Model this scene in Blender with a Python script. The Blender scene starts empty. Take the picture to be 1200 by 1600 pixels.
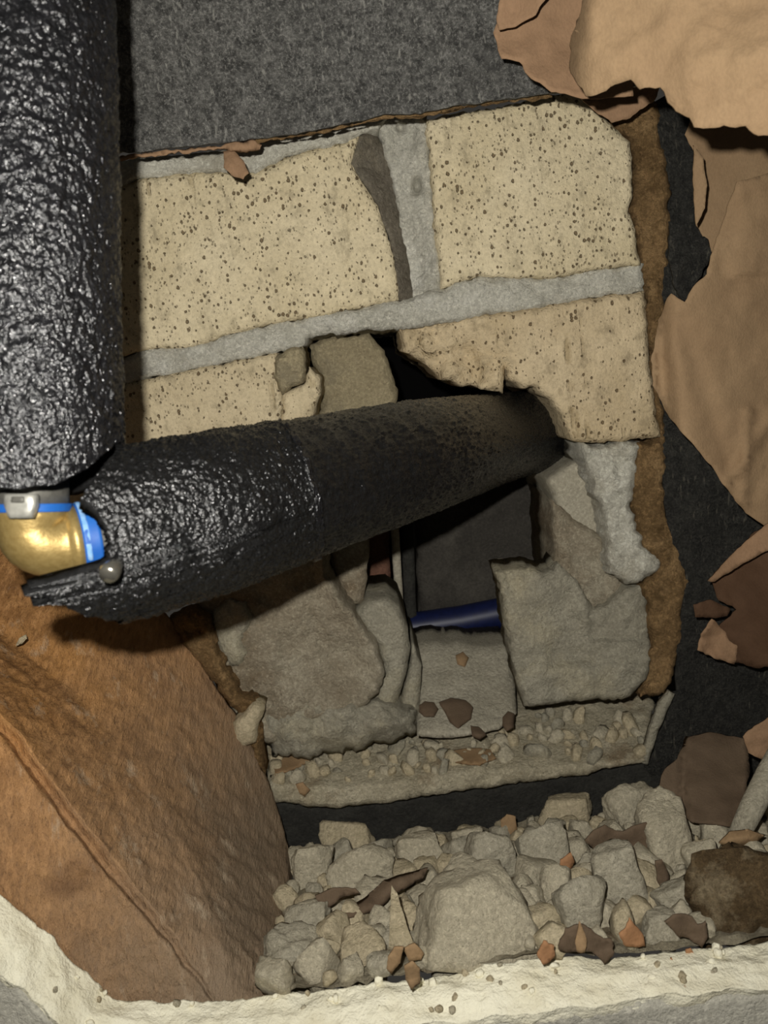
import bpy, math, random
import numpy as np
from mathutils import Vector, Matrix, noise
from mathutils.geometry import delaunay_2d_cdt

random.seed(7)
sc = bpy.context.scene
COL = sc.collection

# ------------------------------------------------------------------ camera
F, PITCH, ROLL = 1300.0, math.radians(10), math.radians(6)
CAM = Vector((0.0, -0.394, 0.25))
_fw = Vector((0, math.cos(PITCH), -math.sin(PITCH)))
_up = Vector((0, math.sin(PITCH), math.cos(PITCH)))
_rt = Vector((1, 0, 0))
UP = _up * math.cos(ROLL) + _rt * math.sin(ROLL)
RT = _rt * math.cos(ROLL) - _up * math.sin(ROLL)
FW = _fw
cam = bpy.data.objects.new('camera', bpy.data.cameras.new('camera'))
COL.objects.link(cam)
cam.matrix_world = Matrix(((RT.x, UP.x, -FW.x, CAM.x), (RT.y, UP.y, -FW.y, CAM.y), (RT.z, UP.z, -FW.z, CAM.z), (0, 0, 0, 1)))
cam.data.sensor_fit = 'VERTICAL'
cam.data.sensor_height = 36
cam.data.lens = F / 1600 * 36
cam.data.clip_start = 0.01
cam.data.dof.use_dof = True
cam.data.dof.focus_distance = 0.34
cam.data.dof.aperture_fstop = 22
sc.camera = cam

# ------------------------------------------------------------------ world, light, exposure
w = bpy.data.worlds.new('world'); sc.world = w; w.use_nodes = True
w.node_tree.nodes['Background'].inputs[0].default_value = (1.0, 0.93, 0.82, 1)
w.node_tree.nodes['Background'].inputs[1].default_value = 0.035
LP = CAM + UP * 0.019 - RT * 0.013 + FW * 0.0          # the lamp of the phone, beside its lens
ld = bpy.data.lights.new('phone_flash', 'SPOT')
ld.energy = 5.4; ld.shadow_soft_size = 0.0028; ld.color = (1.0, 0.97, 0.91)
ld.spot_size = math.radians(165); ld.spot_blend = 1.0
flash = bpy.data.objects.new('phone_flash', ld); COL.objects.link(flash)
flash.location = LP
_aim = (FW + UP * 0.20)
flash.rotation_euler = _aim.to_track_quat('-Z', 'Y').to_euler()
vs = sc.view_settings
sc.display_settings.display_device = 'sRGB'
vs.view_transform = 'Standard'; vs.look = 'None'; vs.gamma = 1; vs.exposure = 0.0; vs.use_curve_mapping = False

# ------------------------------------------------------------------ where a line of sight meets a plane
def ray(px, py):
    return FW + RT * ((px - 600) / F) + UP * ((800 - py) / F)
def P(px, py, Y):                       # on the upright plane y = Y
    d = ray(px, py); return CAM + d * ((Y - CAM.y) / d.y)
def Pd(px, py, dist):                   # at a distance along the view
    return CAM + ray(px, py) * dist

# ------------------------------------------------------------------ materials
def lin(c):
    return tuple(((v / 255) / 12.92 if v / 255 <= 0.04045 else ((v / 255 + 0.055) / 1.055) ** 2.4) for v in c) + (1,)
class N:
    def __init__(s, name):
        s.m = bpy.data.materials.new(name); s.m.use_nodes = True
        s.t = s.m.node_tree; s.b = s.t.nodes['Principled BSDF']
        s.co = s.t.nodes.new('ShaderNodeTexCoord').outputs['Object']
        s.h = None
    def node(s, ty, **kw):
        n = s.t.nodes.new(ty)
        for k, v in kw.items():
            if k in n.inputs: 
                s.put(n.inputs[k], v)
            else: setattr(n, k, v)
        return n
    def put(s, i, v):
        if hasattr(v, 'links') or isinstance(v, bpy.types.NodeSocket): s.t.links.new(v, i)
        else: i.default_value = v
    def mapv(s, sx, sy, sz, rot=(0, 0, 0)):
        n = s.node('ShaderNodeMapping'); s.put(n.inputs['Vector'], s.co)
        n.inputs['Scale'].default_value = (sx, sy, sz); n.inputs['Rotation'].default_value = rot
        return n.outputs[0]
    def noise(s, scale, detail=4, rough=.55, vec=None):
        n = s.node('ShaderNodeTexNoise', Scale=scale, Detail=detail, Roughness=rough)
        s.put(n.inputs['Vector'], vec or s.co); return n.outputs['Fac']
    def voro(s, scale, feature='F1', vec=None, rnd=1.0, out='Distance'):
        n = s.node('ShaderNodeTexVoronoi'); n.feature = feature
        n.inputs['Scale'].default_value = scale; n.inputs['Randomness'].default_value = rnd
        s.put(n.inputs['Vector'], vec or s.co); return n.outputs[out]
    def ramp(s, f, a, b, lo=0.0, hi=1.0):
        n = s.node('ShaderNodeMapRange'); n.clamp = True
        s.put(n.inputs[0], f); n.inputs[1].default_value = a; n.inputs[2].default_value = b
        n.inputs[3].default_value = lo; n.inputs[4].default_value = hi; return n.outputs[0]
    def math(s, op, a, b=0.0):
        n = s.node('ShaderNodeMath'); n.operation = op; s.put(n.inputs[0], a); s.put(n.inputs[1], b); return n.outputs[0]
    def mix(s, f, a, b):
        n = s.node('ShaderNodeMix'); n.data_type = 'RGBA'
        s.put(n.inputs[0], f); s.put(n.inputs[6], a); s.put(n.inputs[7], b); return n.outputs[2]
    def bump(s, h, dist, strength=1.0):
        n = s.node('ShaderNodeBump'); n.inputs['Strength'].default_value = strength; n.inputs['Distance'].default_value = dist
        s.put(n.inputs['Height'], h)
        if s.h is not None: s.put(n.inputs['Normal'], s.h)
        s.h = n.outputs[0]; s.put(s.b.inputs['Normal'], s.h)
    def done(s, col, rough=.8, metal=0.0, spec=.3):
        s.put(s.b.inputs['Base Color'], col); s.put(s.b.inputs['Roughness'], rough)
        s.put(s.b.inputs['Metallic'], metal); s.put(s.b.inputs['Specular IOR Level'], spec); return s.m

def m_stone(name, c1, c2, c3=None, scale=60, bump=.0012, fine=.0006, rough=.9):
    n = N(name)
    a = n.noise(scale, 7, .66); col = n.mix(n.ramp(a, .36, .64), lin(c1), lin(c2))
    if c3:
        b = n.noise(scale * .6, 6, .66, n.mapv(1, 1, 1, (1, 2, .5))); col = n.mix(n.ramp(b, .53, .66, 0, .85), col, lin(c3))
    g = n.noise(650, 5, .7); col = n.mix(n.ramp(g, .42, .68, 0, .55), col, lin([v * .80 for v in c2])); col = n.mix(n.ramp(g, .46, .32, 0, .5), col, lin([min(255, v * 1.12) for v in c1]))
    n.bump(n.noise(scale * 3, 8, .68), bump * 1.8); n.bump(g, fine * 1.6)
    return n.done(col, rough, 0, .15)

def m_brick(name, c1, c2, pits=.62):
    n = N(name)
    a = n.noise(30, 5, .6); col = n.mix(n.ramp(a, .35, .68), lin(c1), lin(c2))
    f = n.noise(700, 4, .6); col = n.mix(n.ramp(f, .40, .70, 0, .45), col, lin([v * .76 for v in c1]))
    mo = n.noise(150, 5, .7, n.mapv(1, 1, .7)); col = n.mix(n.ramp(mo, .53, .68, 0, .6), col, lin([v * .70 for v in c2])); col = n.mix(n.ramp(mo, .44, .32, 0, .4), col, lin([min(255, v * 1.1) for v in c1]))
    # iron spots: only some cells carry one, in drifts
    wob = n.noise(800, 4, .65); dens = n.ramp(n.noise(34, 3, .6), .3, .7, -.10, .10)
    def spots(scale, vec, cut, size, soft):
        d = n.voro(scale, vec=vec); k = n.voro(scale, vec=vec, out='Color')
        sep = n.node('ShaderNodeSeparateColor'); n.put(sep.inputs[0], k)
        z = n.ramp(n.math('ADD', sep.outputs[0], dens), cut, 1.0, 0.0, size)
        e = n.math('SUBTRACT', z, n.math('ADD', d, n.math('MULTIPLY', n.math('SUBTRACT', wob, .5), .7)))
        return n.math('MULTIPLY', n.ramp(e, -.03, soft), n.ramp(z, 0, .03))
    s1 = n.math('MULTIPLY', spots(520, n.mapv(1, .6, .8), pits - .04, .42, .12), 1.0)
    s2 = n.math('MULTIPLY', spots(850, n.mapv(1, .6, .6, (0, .3, 0)), pits - .04, .40, .2), .6)
    # drag streaks down the wire-cut face
    st = n.noise(160, 3, .5, n.mapv(1, 1, .05)); stm = n.math('MULTIPLY', n.ramp(st, .61, .70), n.ramp(n.noise(70, 3), .50, .60))
    pit = n.math('MAXIMUM', s1, s2)
    col = n.mix(n.math('MULTIPLY', stm, .5), col, lin((120, 100, 62)))
    col = n.mix(n.math('MULTIPLY', pit, .82), col, lin((84, 65, 41)))
    n.bump(mo, .0014); n.bump(f, .0007); n.bump(n.math('SUBTRACT', 1.0, n.math('MAXIMUM', pit, stm)), .0008)
    return n.done(col, .9, 0, .12)

def m_foam(name, scale, dist, zs=.6, lo=.12, base=(14, 14, 15)):
    n = N(name)
    vec = n.mapv(1, 1, zs)
    a = n.noise(scale, 2, .5, vec); c = n.noise(scale * .3, 3, .6, vec)
    n.bump(a, dist)
    col = n.mix(n.ramp(c, .35, .7), lin(base), lin([v * 1.7 for v in base]))
    return n.done(col, n.ramp(n.noise(scale * .5, 3), .35, .65, lo, lo + .16), 0, .58)

def m_felt(name, c=(58, 58, 58), fib=(178, 176, 166)):
    n = N(name)
    a = n.noise(260, 6, .7); b = n.noise(900, 4, .75); d = n.noise(45, 4, .6)
    col = n.mix(n.ramp(a, .38, .64), lin([v * .68 for v in c]), lin([v * 1.3 for v in c]))
    col = n.mix(n.math('MULTIPLY', n.ramp(b, .50, .70), .6), col, lin([min(255, v * 2.0) for v in c]))
    col = n.mix(n.ramp(b, .46, .34, 0, .5), col, lin([v * .55 for v in c]))
    col = n.mix(n.ramp(d, .45, .7, 0, .35), col, lin([v * .75 for v in c]))
    for ang in (.5, -.6):   # stray pale fibres
        if True:
            k = n.noise(520, 2, .5, n.mapv(1, 1, .22, (0, ang, 0)))
            col = n.mix(n.math('MULTIPLY', n.ramp(k, .66, .75), .55), col, lin(fib))
    n.bump(a, .0024); n.bump(b, .0016)
    return n.done(col, .6, 0, .3)

def m_paper(name, c1, c2):
    n = N(name)
    a = n.noise(28, 4, .55); col = n.mix(n.ramp(a, .35, .68), lin(c1), lin(c2))
    f = n.noise(1300, 3, .6, n.mapv(1, 1, .6)); col = n.mix(n.ramp(f, .35, .7, 0, .35), col, lin([v * .78 for v in c1]))
    n.bump(n.noise(90, 5, .6), .0006); n.bump(f, .00018)
    return n.done(col, .85, 0, .15)

def m_wood(name):
    n = N(name)
    # rough-sawn fibres run down the slope of the timber
    v = n.mapv(1, .25, 1, (0, math.radians(-38), 0)); v2 = n.mapv(1, .18, .35, (0, math.radians(-38), 0))
    a = n.noise(34, 6, .6); f = n.noise(420, 5, .7, v2); g = n.noise(1000, 4, .7, v2)
    col = n.mix(n.ramp(a, .35, .66), lin((138, 98, 58)), lin((168, 122, 72)))
    col = n.mix(n.ramp(f, .46, .66, 0, .6), col, lin((200, 150, 98)))
    col = n.mix(n.ramp(g, .5, .3, 0, .55), col, lin((92, 60, 34)))
    # grey plaster dust lies towards the lower right end
    sp = n.node('ShaderNodeSeparateXYZ'); n.put(sp.inputs[0], n.co)
    t = n.math('ADD', n.math('MULTIPLY', sp.outputs[0], 1.1), n.math('MULTIPLY', sp.outputs[2], -.7))
    t = n.math('ADD', t, n.math('MULTIPLY', n.math('SUBTRACT', n.noise(60, 5, .6), .5), .05))
    col = n.mix(n.ramp(t, -.13, .01, 0, .9), col, lin((134, 118, 98)))
    sc_ = n.noise(120, 5, .7, n.mapv(1, .5, .25, (0, math.radians(-20), 0))); col = n.mix(n.math('MULTIPLY', n.ramp(sc_, .58, .72), .5), col, lin((196, 178, 152)))
    kn = n.noise(26, 3, .5, n.mapv(1, 1, 1, (3, 1, 2))); col = n.mix(n.ramp(kn, .64, .76, 0, .7), col, lin((72, 44, 26)))
    n.bump(n.noise(110, 6, .65, v), .0006); n.bump(f, .0013); n.bump(g, .0009)
    return n.done(col, .72, 0, .25)

def m_plain(name, c, rough=.5, metal=0.0, spec=.5, bump=0, scale=300, c2=None):
    n = N(name)
    a = n.noise(scale, 4, .6); col = n.mix(n.ramp(a, .35, .65), lin(c), lin(c2 or [v * .85 for v in c]))
    if bump: n.bump(a, bump)
    return n.done(col, rough, metal, spec)

def m_plaster():
    n = N('white plaster core')
    a = n.noise(60, 5, .6); col = n.mix(n.ramp(a, .40, .62), lin((240, 235, 211)), lin((222, 215, 188)))
    d = n.noise(190, 5, .7, n.mapv(1, 1, 1, (1, 1, 1))); col = n.mix(n.ramp(d, .62, .72, 0, .6), col, lin((158, 148, 122)))
    n.bump(n.noise(200, 7, .66), .0011); n.bump(n.noise(1000, 3), .0005)
    return n.done(col, .9, 0, .12)

M = dict(
    brick=m_brick('cream speckled brick', (210, 196, 163), (197, 182, 147), .50),
    brick_dull=m_brick('dulled cream brick', (198, 183, 151), (184, 168, 135), .62),
    brick_faint=m_brick('dulled cream brick with faint spots', (198, 180, 147), (180, 161, 127), .80),
    mortar=m_stone('grey lime mortar', (226, 222, 206), (198, 194, 178), (236, 233, 220), 50, .0028),
    mortar_white=m_stone('white mortar smear', (234, 230, 213), (210, 205, 187), (176, 168, 148), 50, .003),
    scoop=m_stone('broken brick core', (140, 132, 116), (112, 104, 90), (160, 150, 128), 80, .0022),
    spall=m_stone('spalled cream brick', (190, 176, 142), (170, 156, 124), (150, 140, 116), 70, .0024),
    lower=m_stone('dirty mortar', (184, 175, 153), (150, 138, 116), (126, 108, 84), 34, .003),
    lower_grey=m_stone('greenish grey mortar', (172, 166, 147), (152, 146, 128), (184, 174, 146), 30, .0022),
    block=m_stone('smooth pale block', (176, 169, 150), (160, 153, 134), None, 40, .0008),
    ledge=m_stone('dusty ledge', (212, 202, 175), (188, 177, 149), (150, 128, 98), 50, .0026),
    rubble=m_stone('pale mortar rubble', (208, 198, 172), (186, 176, 151), None, 60, .0018),
    rubble_grey=m_stone('grey mortar rubble', (194, 186, 164), (172, 164, 142), None, 60, .0018),
    rubble_cream=m_stone('cream brick rubble', (212, 197, 165), (190, 176, 143), None, 60, .0018),
    rubble_brown=m_stone('brown earthy clod', (118, 98, 70), (84, 68, 46), (168, 152, 122), 90, .003),
    dust=m_stone('rubble dust', (178, 168, 144), (158, 148, 124), (128, 108, 82), 80, .003),
    strip=m_stone('brown fibrous packing', (168, 136, 94), (112, 88, 56), (192, 158, 112), 60, .004),
    dpc=m_stone('black damp course', (58, 57, 52), (44, 43, 40), None, 60, .0012, .0003, .7),
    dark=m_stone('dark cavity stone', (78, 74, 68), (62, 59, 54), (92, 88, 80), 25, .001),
    black=m_plain('cavity darkness painted black', (12, 11, 11), .95, 0, .1),
    redbrick=m_stone('red brick behind', (118, 86, 70), (104, 74, 60), None, 60, .0008),
    foam=m_foam('black foam with a coarse skin', 1300, .0008, .6, .16, (15, 15, 16)),
    foam_far=m_foam('black foam with a fine skin', 1700, .0004, .9, .17, (14, 14, 14)),
    foam_cut=m_plain('cut black foam', (18, 18, 18), .95, 0, .1, .0006, 900, (30, 30, 30)),
    felt=m_felt('grey black building felt', (94, 93, 89)),
    felt_dark=m_felt('black bitumen felt', (46, 45, 41), (112, 107, 94)),
    paper=m_paper('brown kraft paper', (149, 124, 94), (137, 112, 84)),
    paper_mid=m_paper('brown kraft paper inner', (144, 115, 88), (130, 103, 78)),
    paper_shade=m_paper('reddish kraft paper darkened for shade', (84, 62, 45), (70, 51, 37)),  # reddish brown, with the shadow under the big sheet mixed into the colour
    scrap=m_paper('dark brown paper scrap', (102, 86, 69), (86, 71, 56)),
    scrap_tan=m_paper('tan paper scrap', (150, 124, 92), (130, 105, 76)),
    orange=m_paper('orange brick flake', (166, 124, 88), (144, 104, 72)),
    wood=m_wood('rough sawn orange timber'),
    plaster=m_plaster(),
    face=m_stone('grey skimmed face', (206, 202, 186), (186, 182, 168), (190, 172, 152), 40, .0006),
    brass=m_plain('brass', (156, 134, 84), .42, .6, .4, .00012, 700, (140, 118, 70)),
    blue=m_plain('blue plastic', (22, 72, 140), .5, 0, .3, .0001, 200, (28, 82, 150)),
    blue_dark=m_plain('blue plastic pipe', (20, 28, 66), .45, 0, .4),
    steel=m_plain('stainless steel', (96, 94, 87), .6, .5, .5, .0002, 400),
    chrome=m_plain('bright steel', (150, 146, 134), .22, .85, .5),
    tab=m_plain('white metal tab', (186, 184, 174), .4, .6, .5),
    chalk=m_plain('pale sealant smear', (92, 134, 178), .7, 0, .3, .0003, 500, (120, 152, 186)),
)

# ------------------------------------------------------------------ object helpers
WL = {}
def mk(name, V, Fc, mat, parent=None, label=None, cat=None, group=None, kind=None, smooth=True, origin=None):
    V = np.asarray(V, dtype=float)
    o0 = np.array(origin) if origin is not None else np.array([V[:, 0].mean(), V[:, 1].mean(), V[:, 2].min()])
    me = bpy.data.meshes.new(name)
    me.from_pydata((V - o0).tolist(), [], Fc)
    me.materials.append(mat)
    if smooth: me.polygons.foreach_set('use_smooth', [True] * len(me.polygons))
    me.update()
    o = bpy.data.objects.new(name, me); COL.objects.link(o)
    o.location = Vector(o0); WL[o.name] = Vector(o0)
    tag(o, label, cat, group, kind)
    if parent is not None: adopt(o, parent)
    return o
def tag(o, label=None, cat=None, group=None, kind=None):
    for k, v in (('label', label), ('category', cat), ('group', group), ('kind', kind)):
        if v: o[k] = v
def adopt(o, parent):
    o.parent = parent; o.matrix_parent_inverse = Matrix.Translation(-WL[parent.name])
def empty(name, loc, label=None, cat=None, group=None, kind=None):
    o = bpy.data.objects.new(name, None); COL.objects.link(o); o.location = loc; WL[o.name] = Vector(loc)
    o.empty_display_size = .01; tag(o, label, cat, group, kind); return o

def fnoise(p, fr, seed=0, octv=6):
    return noise.fractal(Vector((p[0] * fr + seed * 7.3, p[1] * fr - seed * 3.1, p[2] * fr + seed)), 0.8, 2.1, octv)

def resample(poly, step, jag, seed, closed=True):
    out = []; n = len(poly)
    for i in range(n if closed else n - 1):
        a = np.array(poly[i], float); b = np.array(poly[(i + 1) % n], float)
        L = np.hypot(*(b - a)); k = max(1, int(round(L / step)))
        nrm = np.array([-(b - a)[1], (b - a)[0]]) / max(L, 1e-6)
        for j in range(k):
            q = a + (b - a) * j / k
            s = jag * (1.2 * noise.noise(Vector((q[0] * .045, q[1] * .045, seed * 5.7))) + .8 * noise.noise(Vector((q[0] * .14, q[1] * .14, seed * 2.3 + 9))))
            out.append(q + nrm * s)
    return np.array(out)

def inside(pts, poly):
    x, y = pts[:, 0], pts[:, 1]; r = np.zeros(len(pts), bool); n = len(poly); j = n - 1
    for i in range(n):
        xi, yi = poly[i]; xj, yj = poly[j]
        c = ((yi > y) != (yj > y)) & (x < (xj - xi) * (y - yi) / (yj - yi + 1e-12) + xi); r ^= c; j = i
    return r
def edge_dist(pts, poly):
    d = np.full(len(pts), 1e9); n = len(poly)
    for i in range(n):
        a = poly[i]; b = poly[(i + 1) % n]; ab = b - a; L = (ab ** 2).sum() + 1e-12
        t = np.clip(((pts - a) @ ab) / L, 0, 1); q = a + t[:, None] * ab
        d = np.minimum(d, np.hypot(*(pts - q).T))
    return d

_seed = [0]
def slab(name, poly, Y, th, mat, parent=None, step=7, jag=3, rnd=9, rdep=.003, amp=.0012, fr=90, fn=None, thin=False, **kw):
    """A rough block: its outlined front stands on y = Y (number or function), its sides run th deep."""
    _seed[0] += 1; seed = _seed[0]
    B = resample(poly, step, jag, seed); nb = len(B)
    lo, hi = B.min(0), B.max(0)
    rs = np.random.RandomState(seed)
    gx, gy = np.meshgrid(np.arange(lo[0], hi[0], step), np.arange(lo[1], hi[1], step))
    G = np.stack([gx.ravel(), gy.ravel()], 1); G = G + (rs.rand(*G.shape) - .5) * step * .7
    G = G[inside(G, B)]
    if len(G):
        d = edge_dist(G, B); G = G[d > .6 * step]
    pts = np.vstack([B, G]) if len(G) else B
    r = delaunay_2d_cdt([Vector(p) for p in pts], [], [list(range(nb))], 1, 1e-4)
    q = np.array([tuple(v) for v in r[0]]); tris = [tuple(f) for f in r[2]]
    org = r[3]
    dist = edge_dist(q, B)
    # outline after triangulation: edges used once
    cnt = {}
    for f in tris:
        for i in range(len(f)):
            a, b = f[i], f[(i + 1) % len(f)]
            cnt[(a, b)] = cnt.get((a, b), 0) + 1
    bd = [(a, b) for (a, b) in cnt if (b, a) not in cnt]
    V = []
    for i, (x, y) in enumerate(q):
        y0 = Y(x, y) if callable(Y) else Y
        p0 = P(x, y, y0)
        k = 1 - min(dist[i] / rnd, 1) if rnd > 0 else 0
        dy = rdep * (1 - math.sqrt(max(0, 1 - k * k))) - amp * fnoise(p0, fr, seed)
        if fn: dy += fn(x, y, dist[i])
        V.append(P(x, y, y0 + dy))
    n = len(V); Fc = []
    # make front faces look at the camera
    a, b, c = (V[t] for t in tris[0][:3])
    flip = (b - a).cross(c - a).dot(a - CAM) > 0
    for f in tris: Fc.append(tuple(reversed(f)) if flip else f)
    bi = sorted({i for e in bd for i in e})
    if thin:
        for i in range(n): V.append(V[i] + Vector((0, th, 0)))
        for f in list(Fc): Fc.append(tuple(n + i for i in reversed(f)))
        for a, b in bd:
            Fc.append((b, a, n + a, n + b) if not flip else (a, b, n + b, n + a))
    else:
        rings = [0.0, .12, .4, 1.0]; idx = {i: [i] for i in bi}
        for t in rings[1:]:
            for i in bi:
                v = V[i] + Vector((0, th * t, 0))
                s = .0012 if t < 1 else 0
                v += Vector((fnoise(v, 160, seed + 1), 0, fnoise(v, 160, seed + 2))) * s * (jag / 3)
                idx[i].append(len(V)); V.append(v)
        for a, b in bd:
            for k in range(len(rings) - 1):
                f = (idx[b][k], idx[a][k], idx[a][k + 1], idx[b][k + 1])
                Fc.append(tuple(reversed(f)) if flip else f)
        nx = {a: b for a, b in bd}; st = bd[0][0]; loop = [st]
        while nx.get(loop[-1], st) != st and len(loop) <= len(bd): loop.append(nx[loop[-1]])
        Fc.append(tuple(idx[i][-1] for i in (loop if flip else reversed(loop))))
    return mk(name, V, Fc, mat, parent, **kw)

def paper(name, poly, Y, mat, parent=None, step=8, jag=3, crumple=.0022, cf=26, fn=None, th=.0006, **kw):
    return slab(name, poly, Y, th, mat, parent, step=step, jag=jag, rnd=0, rdep=0, amp=crumple, fr=cf, fn=fn, thin=True, **kw)

class Axis:
    """A smooth line through points, measured in metres; runs on straight at both ends."""
    def __init__(s, pts):
        s.p = [np.array(p) for p in pts]; d = [0.0]
        for a, b in zip(s.p, s.p[1:]): d.append(d[-1] + np.linalg.norm(b - a))
        s.L = d[-1]; fine = []
        n = len(s.p); q = [2 * s.p[0] - s.p[1]] + s.p + [2 * s.p[-1] - s.p[-2]]
        for k in range(n - 1):
            a, b, c, e = q[k:k + 4]
            for t in np.linspace(0, 1, 12, endpoint=(k == n - 2)):
                fine.append(.5 * (2 * b + (c - a) * t + (2 * a - 5 * b + 4 * c - e) * t * t + (3 * b - a - 3 * c + e) * t ** 3))
        s.f = fine; s.d = [0.0]
        for a, b in zip(fine, fine[1:]): s.d.append(s.d[-1] + np.linalg.norm(b - a))
        s.L = s.d[-1]
    def at(s, x):
        if x <= 0: t = s.f[1] - s.f[0]; t = t / np.linalg.norm(t); return Vector(s.f[0] + t * x), Vector(t)
        if x >= s.L: t = s.f[-1] - s.f[-2]; t = t / np.linalg.norm(t); return Vector(s.f[-1] + t * (x - s.L)), Vector(t)
        k = min(int(np.searchsorted(s.d, x)) , len(s.f) - 1); a, b = s.f[k - 1], s.f[k]
        w_ = (x - s.d[k - 1]) / (s.d[k] - s.d[k - 1])
        t0 = s.f[k] - s.f[k - 1]; t1 = (s.f[k + 1] - s.f[k]) if k + 1 < len(s.f) else t0
        t = t0 * (1 - w_ * .5) + t1 * w_ * .5; t = t / np.linalg.norm(t)
        return Vector(a + (b - a) * w_), Vector(t)
def frame(t):
    toc = -FW; toc = (toc - t * toc.dot(t)).normalized(); up = toc.cross(t)
    if up.dot(UP + RT * .5) < 0: up = -up
    return toc, up
def tube(name, A, B, rad, mat, parent=None, seg=64, rows=60, start=None, end=None, inner=None, lump=0, fr=60, shape=None, axis=None, x0=0.0, x1=None, grain=None, cut=None, **kw):
    """A hollow or solid round sleeve from A to B, or along an axis from x0 to x1; start/end(theta, direction) shift the cut ends. theta 0 faces the viewer."""
    axis = axis or Axis([A, B]); x1 = axis.L if x1 is None else x1
    V, Fc = [], []
    def ring_pt(t, th, r):
        c, tg = axis.at(x0); toc, up = frame(tg); v = toc * math.cos(th) + up * math.sin(th)
        s = start(th, v) if start else 0; e = end(th, v) if end else 0
        x = x0 + s + (x1 - x0 + e - s) * t
        c, tg = axis.at(x); toc, up = frame(tg); v = toc * math.cos(th) + up * math.sin(th)
        rr = r + (shape(x, th) if shape else 0)
        p = c + v * rr
        if lump: p += v * lump * fnoise(p, fr, 3, 3)
        if grain and r == rad:       # the skin of burst bubbles, modelled where it faces out
            q = Vector((p.x, p.y, p.z * grain[2])) * grain[1]
            p += v * grain[0] * (noise.noise(q) + .6 * noise.noise(q * 2.1) + .5 * noise.noise(q * .37))
        return p
    def shell(r):
        b = len(V); n = rows if r == rad else 3
        for i in range(n + 1):
            for j in range(seg): V.append(ring_pt(i / n, 2 * math.pi * j / seg, r))
        return b
    o = shell(rad)
    for i in range(rows):
        for j in range(seg):
            k = (j + 1) % seg
            Fc.append((o + i * seg + j, o + i * seg + k, o + (i + 1) * seg + k, o + (i + 1) * seg + j))
    if inner:
        q = shell(inner)
        for i in range(3):
            for j in range(seg):
                k = (j + 1) % seg
                Fc.append((q + i * seg + k, q + i * seg + j, q + (i + 1) * seg + j, q + (i + 1) * seg + k))
        for j in range(seg):
            k = (j + 1) % seg
            Fc.append((o + k, o + j, q + j, q + k)); e = rows * seg; g = 3 * seg
            Fc.append((o + e + j, o + e + k, q + g + k, q + g + j))
    else:
        Fc.append(tuple(reversed(range(o, o + seg)))); Fc.append(tuple(o + rows * seg + j for j in range(seg)))
    o_ = mk(name, V, Fc, mat, parent, **kw)
    if cut:
        o_.data.materials.append(cut); no = rows * seg
        o_.data.polygons.foreach_set('material_index', [0 if i < no else 1 for i in range(len(Fc))])
    return o_

def sweep(name, pts, radii, mat, parent=None, seg=40, **kw):
    """A round bar along a bent line of points."""
    V, Fc = [], []; n = len(pts); ref = Vector((.2, -1, .3)).normalized()
    for i in range(n):
        t = (pts[min(i + 1, n - 1)] - pts[max(i - 1, 0)]).normalized()
        u = (ref - t * ref.dot(t)).normalized(); v = t.cross(u)
        for j in range(seg):
            a = 2 * math.pi * j / seg; V.append(pts[i] + (u * math.cos(a) + v * math.sin(a)) * radii[i])
    for i in range(n - 1):
        for j in range(seg):
            k = (j + 1) % seg; Fc.append((i * seg + j, i * seg + k, (i + 1) * seg + k, (i + 1) * seg + j))
    Fc.append(tuple(reversed(range(seg)))); Fc.append(tuple((n - 1) * seg + j for j in range(seg)))
    return mk(name, V, Fc, mat, parent, **kw)

def loft(name, lines, mat, parent=None, nu=90, nv=24, amp=.001, fr=90, seed=1, flat=(), close=True, **kw):
    """A skin through several 3-D lines, closed at the back."""
    def along(L, t):
        d = [0]
        for a, b in zip(L, L[1:]): d.append(d[-1] + (b - a).length)
        s = t * d[-1]
        for i in range(len(L) - 1):
            if s <= d[i + 1] or i == len(L) - 2:
                f = (s - d[i]) / max(1e-9, d[i + 1] - d[i]); return L[i].lerp(L[i + 1], f)
    V, Fc = [], []; rows = []
    for k in range(len(lines) - 1):
        m = nv if k not in flat else 3
        for i in range(m + (1 if k == len(lines) - 2 else 0)):
            rows.append((k, i / m))
    for k, f in rows:
        for j in range(nu + 1):
            t = j / nu
            p = along(lines[k], t).lerp(along(lines[k + 1], t), f)
            V.append(p + Vector((fnoise(p, fr, seed), fnoise(p, fr, seed + 4), fnoise(p, fr, seed + 8))) * amp)
    w_ = nu + 1; R = len(rows)
    for i in range(R - 1):
        for j in range(nu): Fc.append((i * w_ + j, i * w_ + j + 1, (i + 1) * w_ + j + 1, (i + 1) * w_ + j))
    if close:
        for j in range(nu): Fc.append(((R - 1) * w_ + j, (R - 1) * w_ + j + 1, j + 1, j))
        Fc.append(tuple(i * w_ for i in range(R))); Fc.append(tuple(i * w_ + nu for i in reversed(range(R))))
    return mk(name, V, Fc, mat, parent, **kw)

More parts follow.
